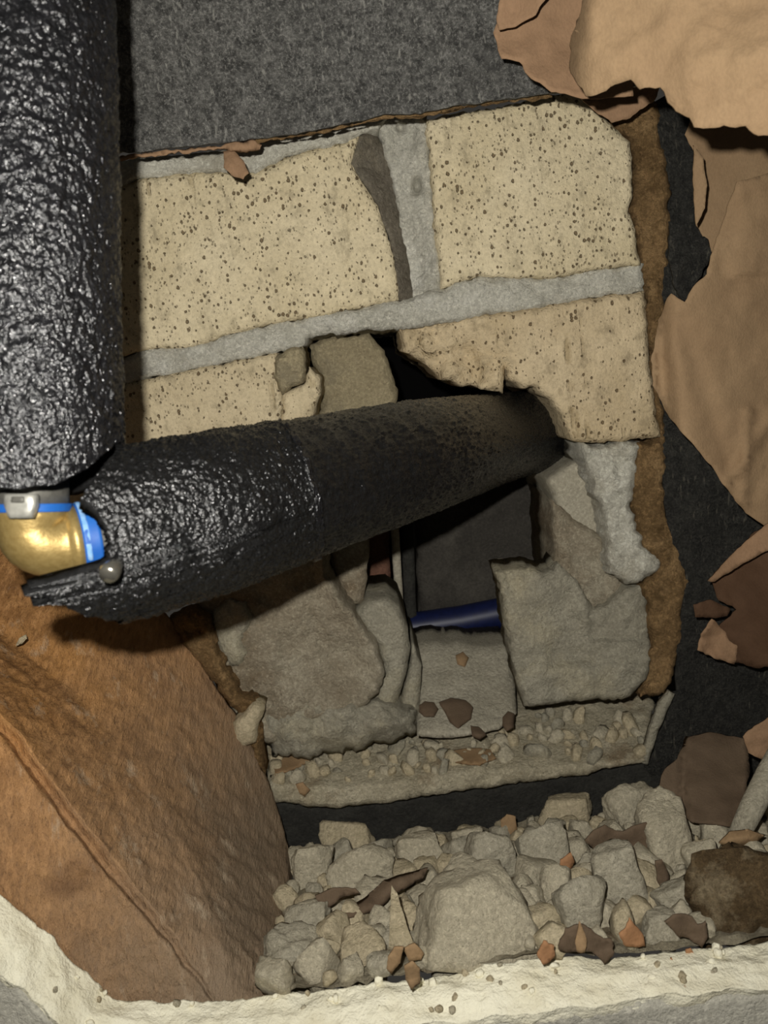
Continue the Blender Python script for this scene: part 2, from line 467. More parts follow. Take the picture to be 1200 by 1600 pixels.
_ico = {}
def ico(sub):
    if sub not in _ico:
        import bmesh
        bm = bmesh.new(); bmesh.ops.create_icosphere(bm, subdivisions=sub, radius=1)
        bm.verts.ensure_lookup_table()
        _ico[sub] = (np.array([v.co[:] for v in bm.verts]), [tuple(v.index for v in f.verts) for f in bm.faces]); bm.free()
    return _ico[sub]
def stone_mesh(size, seed, sub=3, planes=11, rough=.10, edge=.12):
    """A broken lump: a skewed block with random chips knocked off, its faces roughened."""
    rs = np.random.RandomState(seed); D, Fc = ico(sub)
    box = np.vstack([np.eye(3), -np.eye(3)]) + rs.normal(scale=.22, size=(6, 3))
    nrm = np.vstack([box, rs.normal(size=(max(0, planes - 6), 3))])
    nrm /= np.linalg.norm(nrm, axis=1)[:, None]
    off = np.concatenate([rs.uniform(.62, .86, 6), rs.uniform(.74, .98, max(0, planes - 6))])
    t = D @ nrm.T; r = np.where(t > .05, off / np.maximum(t, .05), 9)
    k = 26.0; r = np.minimum(r, 1.3)
    r = -np.log(np.exp(-k * r).sum(1) + np.exp(-k * 1.12)) / k
    V = D * r[:, None]
    for i in range(len(V)):
        p = V[i]; V[i] = p * (1 + rough * (fnoise(p, 2.4, seed % 97, 6) + .35 * fnoise(p, 7, seed % 89, 3)))
    return V * np.array(size), Fc
def rotm(seed, tilt=math.pi):
    rs = np.random.RandomState(seed + 5)
    from mathutils import Euler
    return np.array(Euler((rs.uniform(-tilt, tilt), rs.uniform(-tilt, tilt), rs.uniform(-math.pi, math.pi))).to_matrix())
def stone(name, c, size, mat, seed, parent=None, sub=3, tilt=math.pi, planes=11, rough=.10, **kw):
    V, Fc = stone_mesh(size, seed, sub, planes, rough); V = V @ rotm(seed, tilt).T + np.array(c)
    return mk(name, V, Fc, mat, parent, **kw)

# ================================================================== STRUCTURE
# ---- brick wall: the joints are the wall's own mesh, bricks and broken pieces are its parts
BED = [(100, 580), (225, 547), (300, 541), (400, 511), (500, 493), (620, 470), (690, 452), (740, 432), (850, 436), (930, 421), (1003, 412),
       (1006, 454), (900, 470), (830, 483), (760, 491), (700, 504), (640, 512), (590, 515), (520, 521), (480, 531), (470, 546), (430, 552),
       (380, 562), (300, 578), (228, 591), (100, 622)]
def bed_fn(x, y, d):
    return -.0022 * math.exp(-((x - 620) / 170) ** 2) * min(1, d / 10) + .0012 * math.exp(-((x - 900) / 90) ** 2)
wall = slab('wall_back', BED, .0015, .098, M['mortar'], step=5, jag=4, rnd=4, rdep=.0014, amp=.0020, fr=120, fn=bed_fn, kind='structure')
A1 = [(100, 310), (225, 279), (330, 268), (400, 271), (440, 250), (480, 235), (530, 225), (560, 213), (548, 255), (570, 290), (590, 322),
      (610, 380), (620, 440), (623, 469), (500, 493), (400, 511), (300, 541), (225, 547), (100, 580)]
slab('brick', A1, 0, .1, M['brick'], wall, step=7, jag=2.5, rnd=6, rdep=.0015, amp=.0005)
A2 = [(666, 186), (760, 170), (830, 156), (900, 142), (930, 168), (960, 200), (984, 222), (989, 300), (984, 330), (1001, 413), (930, 421),
      (850, 436), (740, 432), (690, 451), (683, 380), (673, 262)]
slab('brick', A2, -.001, .1, M['brick'], wall, step=6, jag=3.5, rnd=6, rdep=.0015, amp=.0005)
slab('mortar_smear', [(100, 262), (215, 246), (350, 236), (430, 214), (560, 186), (606, 180), (590, 200), (562, 214), (530, 226), (480, 236), (440, 251),
      (400, 272), (330, 268), (225, 280), (100, 312)], -.0005, .05, M['mortar_white'], wall, step=6, jag=4, rnd=6, rdep=.002, amp=.0007)
slab('mortar_joint', [(590, 182), (668, 168), (673, 262), (683, 380), (691, 452), (640, 474), (630, 400), (618, 310), (598, 235)],
     lambda x, y: .010 - .006 * max(0, min(1, (x - 640) / 40)), .08, M['mortar'], wall, step=4, jag=3, rnd=5, rdep=.002, amp=.0034, fr=80,
     fn=lambda x, y, d: .010 * math.exp(-((x - 652) / 6) ** 2 - ((y - 292) / 12) ** 2) + .006 * math.exp(-((x - 626) / 6) ** 2 - ((y - 200) / 7) ** 2))
slab('broken_brick_edge', [(582, 204), (560, 213), (548, 255), (570, 290), (590, 322), (610, 380), (620, 440), (623, 470), (648, 472), (636, 400),
      (626, 325), (612, 270), (603, 232)], lambda x, y: .001 + .011 * max(0, min(1, (x - (552 + max(0, y - 255) * .33)) / 45)), .07, M['scoop'], wall,
     step=5, jag=2, rnd=3, rdep=.001, amp=.0022, fr=110)
B1 = [(100, 622), (228, 591), (300, 578), (380, 562), (430, 552), (436, 580), (440, 615), (440, 650), (436, 740), (235, 790), (100, 820)]
slab('brick', B1, 0, .1, M['brick_dull'], wall, step=7, jag=2.5, rnd=7, rdep=.002, amp=.0006)
slab('brick_flake', [(440, 616), (474, 600), (484, 572), (500, 590), (501, 618), (490, 650), (480, 700), (438, 700)], .002, .06, M['brick_dull'], wall, step=5, jag=2, rnd=5, amp=.0008)
slab('mortar_lump', [(428, 558), (452, 546), (472, 541), (476, 556), (480, 578), (474, 600), (455, 604), (440, 617), (430, 592)], -.0035, .03,
     M['spall'], wall, step=5, jag=3, rnd=10, rdep=.004, amp=.0016, fr=150)
slab('broken_brick', [(482, 540), (520, 525), (575, 519), (600, 548), (612, 580), (620, 610), (617, 680), (490, 700), (500, 640), (500, 600), (490, 570)],
     .04, .05, M['spall'], wall, step=7, jag=3, rnd=9, rdep=.004, amp=.001)
B2 = [(625, 513), (700, 504), (760, 491), (830, 483), (900, 470), (1006, 454), (1010, 500), (1016, 580), (1026, 650), (1032, 684), (980, 688), (925, 692),
      (896, 690), (878, 655), (862, 632), (838, 603), (815, 605), (796, 592), (788, 568), (786, 614), (740, 606), (690, 592), (660, 566), (630, 546)]
def b2(x, y, d):
    # lower left corner has spalled: set back, rough
    s = max(0, min(1, ((760 - x) * .5 + (y - 505)) / 60)) * max(0, min(1, (812 - x) / 24))
    p = P(x, y, 0)
    return s * (.006 - .0062 * fnoise(p, 100, 5)) + .0022 * max(0, min(1, (805 - x) / 25)) * max(0, min(1, (x - 742) / 10)) * (1 if y > 560 else 0) * -2
slab('brick', B2, 0, .1, M['brick_faint'], wall, step=6, jag=3.5, rnd=8, rdep=.003, amp=.0007, fn=b2)
slab('mortar_joint', [(912, 700), (985, 688), (1001, 690), (992, 740), (985, 790), (1006, 850), (1032, 882), (1018, 902), (976, 912), (950, 892), (945, 840),
      (935, 780), (915, 740)], .001, .05, M['mortar_white'], wall, step=4, jag=6, rnd=12, rdep=.005, amp=.0036, fr=90)
slab('block', [(850, 747), (880, 728), (922, 706), (938, 780), (948, 842), (934, 888), (902, 836), (872, 806), (862, 780)], .024, .07, M['block'], wall,
     step=6, jag=1.5, rnd=14, rdep=.008, amp=.0008)
slab('broken_brick', [(862, 780), (900, 812), (942, 838), (952, 890), (978, 910), (1012, 905), (1010, 1000), (880, 1000), (866, 890)], .017, .06, M['lower'], wall,
     step=6, jag=3, rnd=8, rdep=.003, amp=.0045, fr=55)
C2 = [(774, 893), (800, 889), (866, 892), (870, 880), (900, 905), (930, 950), (975, 925), (1012, 905), (1012, 960), (1020, 1030), (1008, 1060), (985, 1090),
      (818, 1104), (805, 1060), (795, 1000), (782, 930)]
def c2(x, y, d):
    g = .005 * math.exp(-((x - 885 - (y - 950) * .25) / 28) ** 2) * max(0, min(1, (1060 - y) / 40))
    shelf = -.004 * max(0, min(1, (y - 1030) / 14))
    return g + shelf + (.004 if x > 920 and y < 1000 else 0)
slab('brick', C2, .004, .026, M['lower_grey'], wall, step=5, jag=3.5, rnd=7, rdep=.003, amp=.0030, fr=70, fn=c2)
C1 = [(306, 965), (312, 900), (420, 880), (515, 858), (512, 895), (530, 930), (560, 968), (588, 1005), (601, 1050), (592, 1085), (562, 1108), (490, 1135),
      (420, 1165), (380, 1150), (340, 1060)]
def c1(x, y, d):
    ridge = -.004 * math.exp(-((x - (505 + max(0, y - 880) * .55)) / 16) ** 2)
    low = .004 * math.exp(-((x - 530) / 60) ** 2 - ((y - 1020) / 45) ** 2)
    return ridge + low
slab('brick', C1, 0, .08, M['lower'], wall, step=5, jag=4, rnd=9, rdep=.005, amp=.0036, fr=70, fn=c1)
slab('mortar_lump', [(335, 952), (360, 932), (386, 940), (396, 965), (388, 985), (378, 1000), (386, 1020), (378, 1042), (355, 1040), (340, 1005), (328, 975)],
     -.004, .03, M['lower_grey'], wall, step=5, jag=3, rnd=18, rdep=.005, amp=.0018, fr=120)
slab('mortar_lump', [(400, 1100), (470, 1090), (540, 1095), (600, 1090), (640, 1110), (650, 1145), (600, 1165), (500, 1180), (430, 1185), (410, 1150)],
     -.003, .03, M['lower_grey'], wall, step=5, jag=7, rnd=34, rdep=.014, amp=.0050, fr=90)
slab('broken_brick', [(513, 858), (572, 838), (576, 870), (569, 942), (550, 947), (534, 922), (518, 890)], .018, .05, M['lower'], wall, step=6, jag=2, rnd=8, amp=.001)
slab('stone_slab', [(552, 958), (575, 938), (605, 934), (625, 948), (636, 980), (641, 1010), (638, 1042), (625, 1082), (612, 1135), (560, 1130), (588, 1085),
      (600, 1050), (590, 1008), (568, 982)], .010, .05, M['lower_grey'], wall, step=6, jag=1.5, rnd=12, rdep=.005, amp=.001)
slab('stone_slab', [(645, 1006), (658, 1040), (656, 1090), (652, 1145), (618, 1140), (630, 1082), (641, 1040)], .022, .05, M['lower_grey'], wall, step=6, jag=1, rnd=5, amp=.0008)
tilted = lambda x, y: .004 + .06 * max(0, (1150 - y)) / 150
slab('stone_slab', [(648, 1008), (680, 1000), (700, 1006), (715, 1002), (740, 1010), (792, 1006), (802, 1060), (808, 1115), (780, 1140), (700, 1155), (652, 1150), (656, 1070)],
     tilted, .04, M['block'], wall, step=6, jag=1.5, rnd=5, rdep=.002, amp=.0012)
LE = lambda x: 1228 - (x - 430) * .070 + 12 * math.sin((x - 430) / 90.0) * (x < 760)
def ledge(x, y):
    e = LE(x); return -.005 if y > e else -.005 + .052 * min(1.15, (e - y) / 95)
slab('brick', [(405, 1160), (450, 1140), (560, 1120), (650, 1140), (800, 1105), (1000, 1070), (1022, 1100), (1012, 1188), (900, 1212), (800, 1226), (700, 1240),
      (600, 1254), (520, 1262), (425, 1254)], ledge, .06, M['ledge'], wall, step=6, jag=3, rnd=5, rdep=.002, amp=.002, fr=120)
slab('damp_course', [(405, 1248), (520, 1258), (700, 1236), (900, 1206), (1012, 1180), (1070, 1182), (1070, 1290), (800, 1360), (430, 1370)], .006, .04, M['dpc'], wall,
     step=8, jag=2, rnd=3, rdep=.001, amp=.001)
# ---- what lies behind the hole
slab('wall_rear', [(380, 380), (1120, 380), (1120, 1100), (380, 1100)], .30, .02, M['black'], step=40, jag=0, rnd=0, rdep=0, amp=.001, kind='structure')  # near-black colour stands in for the darkness deep in the cavity
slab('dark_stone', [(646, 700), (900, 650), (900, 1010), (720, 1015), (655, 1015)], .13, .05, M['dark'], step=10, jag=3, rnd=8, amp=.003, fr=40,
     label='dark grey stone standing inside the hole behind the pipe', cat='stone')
slab('red_brick', [(570, 800), (606, 800), (612, 960), (570, 960)], .085, .05, M['redbrick'], step=6, jag=1, rnd=5, amp=.0008,
     label='narrow red brick visible inside the hole under the pipe', cat='brick')
slab('metal_strip', [(609, 800), (622, 800), (632, 980), (620, 980)], .080, .004, M['block'], step=5, jag=.5, rnd=2, rdep=.001, amp=.0002,
     label='thin pale grey strip beside the red brick inside the hole', cat='strip')
slab('dark_post', [(626, 790), (645, 790), (652, 1010), (634, 1010)], .10, .03, M['dpc'], step=6, jag=.5, rnd=3, rdep=.001, amp=.0004,
     label='dark upright bar inside the hole between pale strip and stone', cat='bar')
sweep('blue_pipe', [P(x, y, .105) for x, y in ((560, 992), (650, 980), (720, 970), (790, 956), (900, 930))], [.0095] * 5, M['blue_dark'],
      label='dark blue plastic pipe lying inside the hole at its foot', cat='pipe')
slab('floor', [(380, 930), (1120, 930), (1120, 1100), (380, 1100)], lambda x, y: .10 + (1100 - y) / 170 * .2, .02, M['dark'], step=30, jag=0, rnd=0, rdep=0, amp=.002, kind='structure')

# ---- front board: torn plaster edge at the foot of the opening
LIPI = [(-120, 1290), (-50, 1345), (0, 1398), (60, 1445), (130, 1514), (165, 1552), (200, 1564), (250, 1568), (330, 1565), (420, 1556), (520, 1547), (600, 1533),
        (700, 1526), (760, 1508), (850, 1497), (950, 1496), (1000, 1492), (1100, 1484), (1200, 1472), (1330, 1456)]
LIPO = [(-180, 1390), (-70, 1455), (0, 1518), (50, 1565), (90, 1603), (130, 1635), (190, 1648), (250, 1650), (330, 1644), (420, 1634), (520, 1620), (600, 1606),
        (700, 1598), (760, 1590), (850, 1580), (950, 1568), (1000, 1562), (1100, 1552), (1200, 1542), (1330, 1528)]
YB, YF = -.150, -.166
inn = [P(x, y, YB) for x, y in LIPI]; out = [P(x, y, YF) for x, y in LIPO]
dn = lambda L, dz, dy=0: [Vector((p.x, p.y + dy, p.z - dz)) for p in L]
face_in = dn(out, .0015, .0012)
wf = loft('wall_front', [face_in, dn(out, .07), dn(out, .07, .013), dn(face_in, .004, .012)], M['face'], nu=160, nv=16, amp=.0006, fr=60, flat=(1,), kind='structure')
loft('plaster_edge', [dn(inn, .02), inn, [a.lerp(b, .5) + Vector((0, 0, .0016)) for a, b in zip(inn, out)], out, dn(out, .004, .001), dn(out, .02, .008)], M['plaster'], wf,
     nu=260, nv=14, amp=.0011, fr=120, flat=(0, 4))

# ================================================================== TIMBER
tb = [P(x, y, Y) for x, y, Y in ((-150, 1000, -.128), (-60, 1090, -.130), (0, 1150, -.132), (60, 1235, -.134), (100, 1288, -.136), (170, 1375, -.138), (230, 1442, -.140), (290, 1515, -.143), (335, 1572, -.146))]
ta = [P(x, y, Y) for x, y, Y in ((-150, 1290, -.1485), (-60, 1345, -.1485), (0, 1392, -.1485), (60, 1440, -.1485), (100, 1480, -.1485), (170, 1556, -.148), (220, 1580, -.148), (280, 1590, -.148), (330, 1590, -.148))]
tm = [P(x, y, Y) for x, y, Y in ((-150, 880, -.06), (0, 990, -.065), (120, 1085, -.07), (200, 1180, -.08), (270, 1290, -.095), (320, 1400, -.115), (350, 1490, -.134), (352, 1580, -.147))]
tc = [P(x, y, Y) for x, y, Y in ((-100, 740, -.006), (60, 820, -.006), (180, 900, -.006), (270, 968, -.006), (330, 1060, -.006), (385, 1140, -.006), (425, 1235, -.008), (450, 1320, -.026), (450, 1430, -.075), (418, 1556, -.140), (412, 1590, -.147))]
tg = [P(x, y, Y) for x, y, Y in ((-150, 994, -.120), (-54, 1084, -.122), (7, 1144, -.124), (68, 1229, -.126), (108, 1282, -.128), (178, 1369, -.131), (237, 1437, -.134), (297, 1511, -.139), (338, 1570, -.144))]
th_ = [P(x, y, Y) for x, y, Y in ((-150, 984, -.122), (-44, 1074, -.124), (18, 1134, -.126), (80, 1219, -.128), (120, 1272, -.130), (190, 1360, -.132), (248, 1430, -.135), (304, 1506, -.140), (341, 1568, -.144))]
timber = loft('timber_brace', [dn(ta, .03), ta, tb, tg, th_, tm, tc, dn(tc, .03, .0)], M['wood'], nu=190, nv=40, amp=.0008, fr=130, flat=(0, 2, 3, 6),
     label='rough sawn orange brown timber at lower left, below the pipe elbow', cat='timber')
# crumbly brown dirt caught between timber and bricks
slab('dirt_seam', [(262, 966), (300, 952), (330, 965), (338, 1005), (352, 1045), (378, 1075), (405, 1105), (412, 1150), (415, 1215), (395, 1190), (372, 1120), (340, 1075), (305, 1030), (280, 1000)],
     lambda x, y: -.010, .012, M['strip'], step=5, jag=5, rnd=10, rdep=.004, amp=.003, fr=150,
     label='crumbly brown dirt seam between the timber and broken brick', cat='dirt')
slab('mortar_chip', [(365, 1130), (395, 1100), (412, 1105), (404, 1130), (400, 1160), (378, 1170), (364, 1158)], -.016, .012, M['rubble_cream'], step=5, jag=2, rnd=12, rdep=.004, amp=.001,
     label='pale pinkish mortar chip stuck at edge of the timber', cat='chip')

# ================================================================== FELT SHEETS
ff = lambda x, y: -.040 - .016 * max(0, (200 - y)) / 260
felt = slab('felt_sheet', [(60, 262), (182, 240), (400, 217), (480, 206), (560, 189), (600, 178), (640, 178), (760, 158), (860, 146), (960, 138), (1120, 120), (1500, 70), (1500, -330), (-260, -330), (-260, 300)], ff, .0016, M['felt'], thin=True,
     step=9, jag=2.2, rnd=0, rdep=0, amp=.0012, fr=26, label='grey black building felt across the top, overhanging the cream bricks', cat='felt')
slab('frayed_edge', [(182, 244), (260, 236), (345, 226), (400, 218), (408, 224), (404, 234), (385, 238), (345, 233), (300, 236), (240, 242), (190, 248)], -.0385, .0012, M['paper_mid'], felt,
     step=5, jag=3, rnd=3, rdep=.001, amp=.0008, label='torn brown paper backing showing under the felt edge')
slab('frayed_edge', [(400, 219), (480, 209), (560, 192), (600, 181), (640, 180), (760, 160), (862, 148), (862, 150), (760, 162), (640, 184), (618, 181), (600, 184), (560, 194), (480, 211), (404, 222)], -.0385, .0012,
     M['strip'], felt, step=5, jag=3.5, rnd=3, rdep=.001, amp=.0008)
paper('paper_scrap', [(348, 236), (362, 232), (380, 250), (388, 270), (380, 280), (362, 274), (350, 262)], -.037, M['paper_mid'], step=4, jag=2, crumple=.002, cf=80,
      fn=lambda x, y, d: -.004 * (y - 232) / 48, label='small torn brown paper tongue dangling under the felt edge', cat='paper')
slab('felt_sheet', [(1022, 158), (1080, 130), (1660, 60), (1660, 1240), (1320, 1280), (1040, 1250), (1008, 1200), (1030, 1090), (1055, 1080), (1058, 1000), (1072, 900), (1052, 850), (1036, 790), (1036, 690), (1026, 560), (1036, 460), (1040, 350), (1030, 220)],
     lambda x, y: .005, .0016, M['felt_dark'], thin=True, step=9, jag=3, rnd=0, rdep=0, amp=.003, fr=30,
     label='wrinkled black bitumen felt at right, behind the torn papers', cat='felt')
slab('felt_flap', [(1046, 345), (1076, 358), (1104, 374), (1110, 400), (1098, 428), (1086, 446), (1074, 470), (1062, 458), (1052, 440), (1044, 400)], -.012, .0016, M['felt_dark'], thin=True,
     step=5, jag=4, rnd=0, rdep=0, amp=.003, fr=80, label='ragged black felt tongue poking out between two brown papers', cat='felt')
slab('packing_strip', [(900, 140), (930, 166), (960, 198), (986, 220), (991, 300), (986, 332), (1003, 413), (1008, 456), (1016, 580), (1028, 650), (1030, 688), (992, 694), (990, 740), (984, 790), (1004, 850), (1030, 884),
      (1006, 906), (1010, 960), (1018, 1030), (1000, 1090), (1040, 1085), (1058, 1040), (1062, 1000), (1076, 900), (1056, 850), (1040, 790), (1040, 690), (1030, 560), (1042, 460), (1048, 350), (1036, 220), (1032, 156), (1000, 150)],
     .003, .03, M['strip'], step=5, jag=6, rnd=8, rdep=.003, amp=.0022, fr=120,
     label='rough rust brown packing strip down the right brick edge', cat='strip')
slab('slate_strip', [(1046, 1080), (1054, 1084), (1026, 1150), (1012, 1196), (1002, 1192), (1014, 1140), (1030, 1100)], -.004, .003, M['lower_grey'], step=5, jag=1, rnd=2, rdep=.001, amp=.0004,
     label='thin grey slate sliver standing at the lower right brick corner', cat='slate')

# ================================================================== KRAFT PAPER
paper('paper_flap', [(1300, -70), (920, -70), (912, 0), (904, 24), (891, 70), (894, 112), (916, 152), (940, 146), (962, 132), (986, 124), (1000, 140), (1032, 136), (1052, 165), (1066, 176), (1086, 196), (1100, 201), (1132, 194), (1150, 200),
      (1166, 196), (1186, 215), (1300, 212)], lambda x, y: -.118 - .03 * max(0, (x - 890)) / 300 + .012 * max(0, 1 - (x - 890) / 40) ** 2, M['paper'], step=8, jag=4, crumple=.006, cf=22,
      label='large bright brown paper flap hanging across the top right corner', cat='paper')
paper('paper_flap', [(850, -70), (800, -40), (786, 0), (773, 50), (784, 90), (812, 96), (830, 122), (862, 142), (910, 154), (990, 150), (990, -70)], lambda x, y: -.072 - .008 * max(0, (y - 60)) / 90 , M['paper_mid'], step=7, jag=2.5, crumple=.003, cf=30,
      label='dull brown paper flap against the felt, left of bright flap', cat='paper')
paper('paper_flap', [(880, -70), (790, -60), (776, 30), (780, 46), (806, 42), (836, 22), (862, -14)], lambda x, y: -.082, M['paper_mid'], step=6, jag=2, crumple=.002, cf=40,
      fn=lambda x, y, d: -.006 * max(0, (x - 800) / 60), label='small rolled paper edge at the top beside the felt', cat='paper')
paper('paper_flap', [(900, 146), (920, 158), (950, 150), (985, 130), (1034, 126), (1024, 156), (1000, 172), (985, 186), (957, 190), (935, 178)], -.030, M['paper_mid'], step=6, jag=2.5, crumple=.004, cf=40,
      label='short brown paper tongue tucked under the bright flap', cat='paper')
def p4(x, y):
    t = (x - 1020) / 180
    return min(-.044 + .012 * t, -.009) + .012 * math.exp(-((x - 1030 - (y - 560) * .06) / 20) ** 2)
def p4c(x, y, d):
    def crease(x0, y0, x1, y1, wd):
        L = math.hypot(x1 - x0, y1 - y0); s = ((x - x0) * (y1 - y0) - (y - y0) * (x1 - x0)) / L
        t = ((x - x0) * (x1 - x0) + (y - y0) * (y1 - y0)) / L / L
        return max(0, 1 - abs(s) / wd) * (1 if 0 < t < 1 else 0)
    return -.003 * crease(1215, 640, 1120, 780, 14) - .0025 * crease(1170, 640, 1160, 790, 12) + .002 * crease(1060, 490, 1150, 760, 22) - .004 * max(0, min(1, (x - 1130) / 30)) * (y < 430)
paper('paper_flap', [(1152, 284), (1180, 276), (1300, 250), (1330, 900), (1240, 850), (1165, 802), (1150, 782), (1126, 750), (1090, 702), (1046, 652), (1022, 602), (1017, 562), (1030, 500), (1048, 460), (1070, 472), (1084, 448),
      (1104, 428), (1112, 400), (1130, 345)], p4, M['paper'], step=7, jag=2, crumple=.003, cf=26, fn=p4c, label='big creased brown paper sheet bulging at the right edge', cat='paper')
paper('paper_flap', [(1085, 170), (1110, 160), (1300, 160), (1300, 460), (1120, 460), (1106, 384), (1088, 352), (1085, 300), (1085, 236), (1070, 210)], -.003, M['paper'], step=7, jag=2, crumple=.0018, cf=26,
      label='shaded brown paper behind the big sheet, under bright flap', cat='paper')
paper('paper_flap', [(1084, 226), (1098, 246), (1105, 290), (1101, 325), (1088, 352), (1083, 300)], -.030, M['paper'], step=4, jag=1.5, crumple=.001, cf=60, fn=lambda x, y, d: -.003 * (x - 1084) / 20,
      label='narrow curled paper lip beside the black felt at right', cat='paper')
paper('paper_flap', [(1330, 770), (1180, 832), (1140, 872), (1112, 902), (1122, 940), (1150, 952), (1112, 992), (1128, 1030), (1180, 1042), (1330, 1046)], lambda x, y: -.018 - .02 * (x - 1110) / 100, M['paper_shade'], step=7, jag=3,
      crumple=.004, cf=30, label='reddish brown paper, shade in its colour, below the big sheet at right', cat='paper')
paper('paper_flap', [(1106, 908), (1148, 862), (1200, 818), (1330, 770), (1330, 812), (1196, 862), (1142, 892), (1116, 910)], lambda x, y: -.030 - .02 * (x - 1110) / 100, M['paper_mid'], step=6, jag=1.5, crumple=.002, cf=40,
      label='folded pale paper strip slanting above the dark brown paper', cat='paper')
paper('paper_flap', [(1094, 990), (1112, 968), (1124, 975), (1140, 1000), (1155, 1010), (1148, 1036), (1120, 1030), (1090, 1016)], -.026, M['paper_mid'], step=5, jag=3, crumple=.004, cf=70,
      label='small shredded pinkish paper bit on the black felt', cat='paper')
paper('paper_flap', [(1084, 946), (1110, 938), (1140, 950), (1136, 962), (1108, 966), (1088, 964)], -.024, M['paper_shade'], step=5, jag=2, crumple=.003, cf=70,
      label='small dark paper bit above the shredded pinkish one', cat='paper')
pl = lambda x, y: -.030 - .045 * (y - 1140) / 150
paper('paper_flap', [(1072, 1152), (1110, 1144), (1166, 1154), (1172, 1200), (1162, 1270), (1142, 1292), (1082, 1286), (1050, 1266), (1028, 1240), (1038, 1202), (1058, 1186)], pl, M['scrap'], step=6, jag=2, crumple=.003, cf=30,
      fn=lambda x, y, d: .004 * max(0, 1 - abs(x - 1068) / 8), label='broad dull brown paper scrap lying at the right of the rubble', cat='paper')
paper('paper_flap', [(1160, 1150), (1200, 1120), (1330, 1110), (1330, 1190), (1240, 1192), (1190, 1186), (1170, 1176)], lambda x, y: -.05, M['paper_mid'], step=6, jag=3, crumple=.004, cf=40,
      label='crumpled brown paper at the right edge above grey roll', cat='paper')
sweep('paper_roll', [P(1152, 1310, -.085), P(1175, 1262, -.080), P(1200, 1212, -.070), P(1240, 1140, -.06)], [.0040, .0048, .0050, .005], M['rubble_grey'],
      label='greyish rolled paper tube leaning at the right edge', cat='paper')
paper('paper_flap', [(1124, 1318), (1140, 1300), (1170, 1296), (1196, 1306), (1180, 1318), (1146, 1324)], -.092, M['scrap_tan'], step=5, jag=1, crumple=.002, cf=50, fn=lambda x, y, d: -.003 * min(1, d / 10),
      label='pod shaped tan paper curl under the grey roll', cat='paper')

# ================================================================== PIPES
ZX = lambda x: 828 - .265 * (x - 228)                       # how far the level pipe lies from the lens along its run
ZD = lambda x: 1.0 / (4.615 - .003665 * (x - 228))
AX = lambda x: Pd(x, ZX(x), ZD(x))
ELB = Pd(50, 858, .2085); RNG = Pd(128, 845, .2140)
run = Axis([ELB, RNG, Pd(185, 836, .2185), Pd(250, 820, .2255), AX(320), AX(400), AX(500), AX(650), Pd(760, 689, .405), Pd(850, 671, .475), Pd(950, 650, .62)])
def run_at(px):                       # distance along the run where its axis passes a column of the picture
    lo, hi = 0.0, run.L
    for _ in range(40):
        m = (lo + hi) / 2; d = run.at(m)[0] - CAM; x = 600 + F * d.dot(RT) / d.dot(FW)
        if x < px: lo = m
        else: hi = m
    return lo
pipe = empty('insulated_pipe', ELB, 'black foam insulated water pipe with brass elbow, entering the wall hole', 'pipe')
top = Pd(28, -140, .206); bot = Pd(46, 764, .2085)
vd = (top - bot).normalized()
R1 = .0228
def vstart(th, v):                    # ragged lower cut of the upright sleeve, higher on its right
    return -.001 + .0125 * max(0, v.dot(RT)) ** 4 + .0008 * math.sin(3 * th + 1) + .0007 * noise.noise(Vector((math.cos(th) * 5, math.sin(th) * 5, 0)))
tube('foam_sleeve', bot, top, R1, M['foam'], pipe, seg=420, rows=400, start=vstart, inner=.0140, cut=M['foam_cut'], lump=.0005, fr=120, grain=(.00050, 760, .62))
A0, hd = run.at(run_at(165))
sleeve_run = Axis([A0 - hd * .06, A0 - hd * .03, A0, Pd(250, 820, .2255), AX(320), AX(400), AX(500), AX(650), Pd(760, 689, .405), Pd(850, 671, .475), Pd(950, 650, .62)])
S0 = min((k * .0002 for k in range(200, 400)), key=lambda x: (sleeve_run.at(x)[0] - A0).length)
def on_sleeve(px, py):                # where a line of sight meets the level sleeve: (distance along it, angle round it)
    d = ray(px, py); o = CAM - A0; dp = d - hd * d.dot(hd); op = o - hd * o.dot(hd)
    a, b, c = dp.dot(dp), 2 * dp.dot(op), op.dot(op) - R1 * R1
    D = max(0, b * b - 4 * a * c); q = CAM + d * ((-b - math.sqrt(D)) / (2 * a)) - A0
    t, u = frame(hd)
    return q.dot(hd), math.atan2(q.dot(u), q.dot(t))
RIM = sorted((b, a) for a, b in (on_sleeve(x, y) for x, y in ((204, 704), (170, 724), (140, 758), (126, 776), (146, 790), (166, 826), (172, 858), (168, 884), (140, 904), (86, 913), (42, 920),
      (34, 930), (42, 948), (62, 946), (92, 936), (98, 944), (140, 962), (190, 970))))
def hstart(th, v):                    # the near end is split: a ragged tongue of it runs on under the elbow
    t = (th + math.pi) % (2 * math.pi) - math.pi
    if not RIM[0][0] < t < RIM[-1][0]:
        g = (t - RIM[-1][0]) % (2 * math.pi) / ((RIM[0][0] - RIM[-1][0]) % (2 * math.pi)); s = RIM[-1][1] + (RIM[0][1] - RIM[-1][1]) * g * g * (3 - 2 * g)
    else:
        for (a, x), (b, y) in zip(RIM, RIM[1:]):
            if a <= t <= b: s = x + (y - x) * (t - a) / max(1e-6, b - a); break
    return s + .0008 * noise.noise(Vector((math.cos(th) * 30, math.sin(th) * 30, 8.0)))
SEAM = run_at(455) - run_at(165) + S0
def seam_cut(th, v):                  # the two sleeves were cut at a slant
    return -.016 * math.cos(th) + .001 * math.sin(2 * th)
tube('foam_sleeve', None, None, R1, M['foam_far'], pipe, seg=440, rows=260, start=hstart, end=seam_cut, inner=.0172, cut=M['foam_cut'], lump=.0005, fr=120, axis=sleeve_run, x0=S0, x1=SEAM, grain=(.00055, 900, .9))
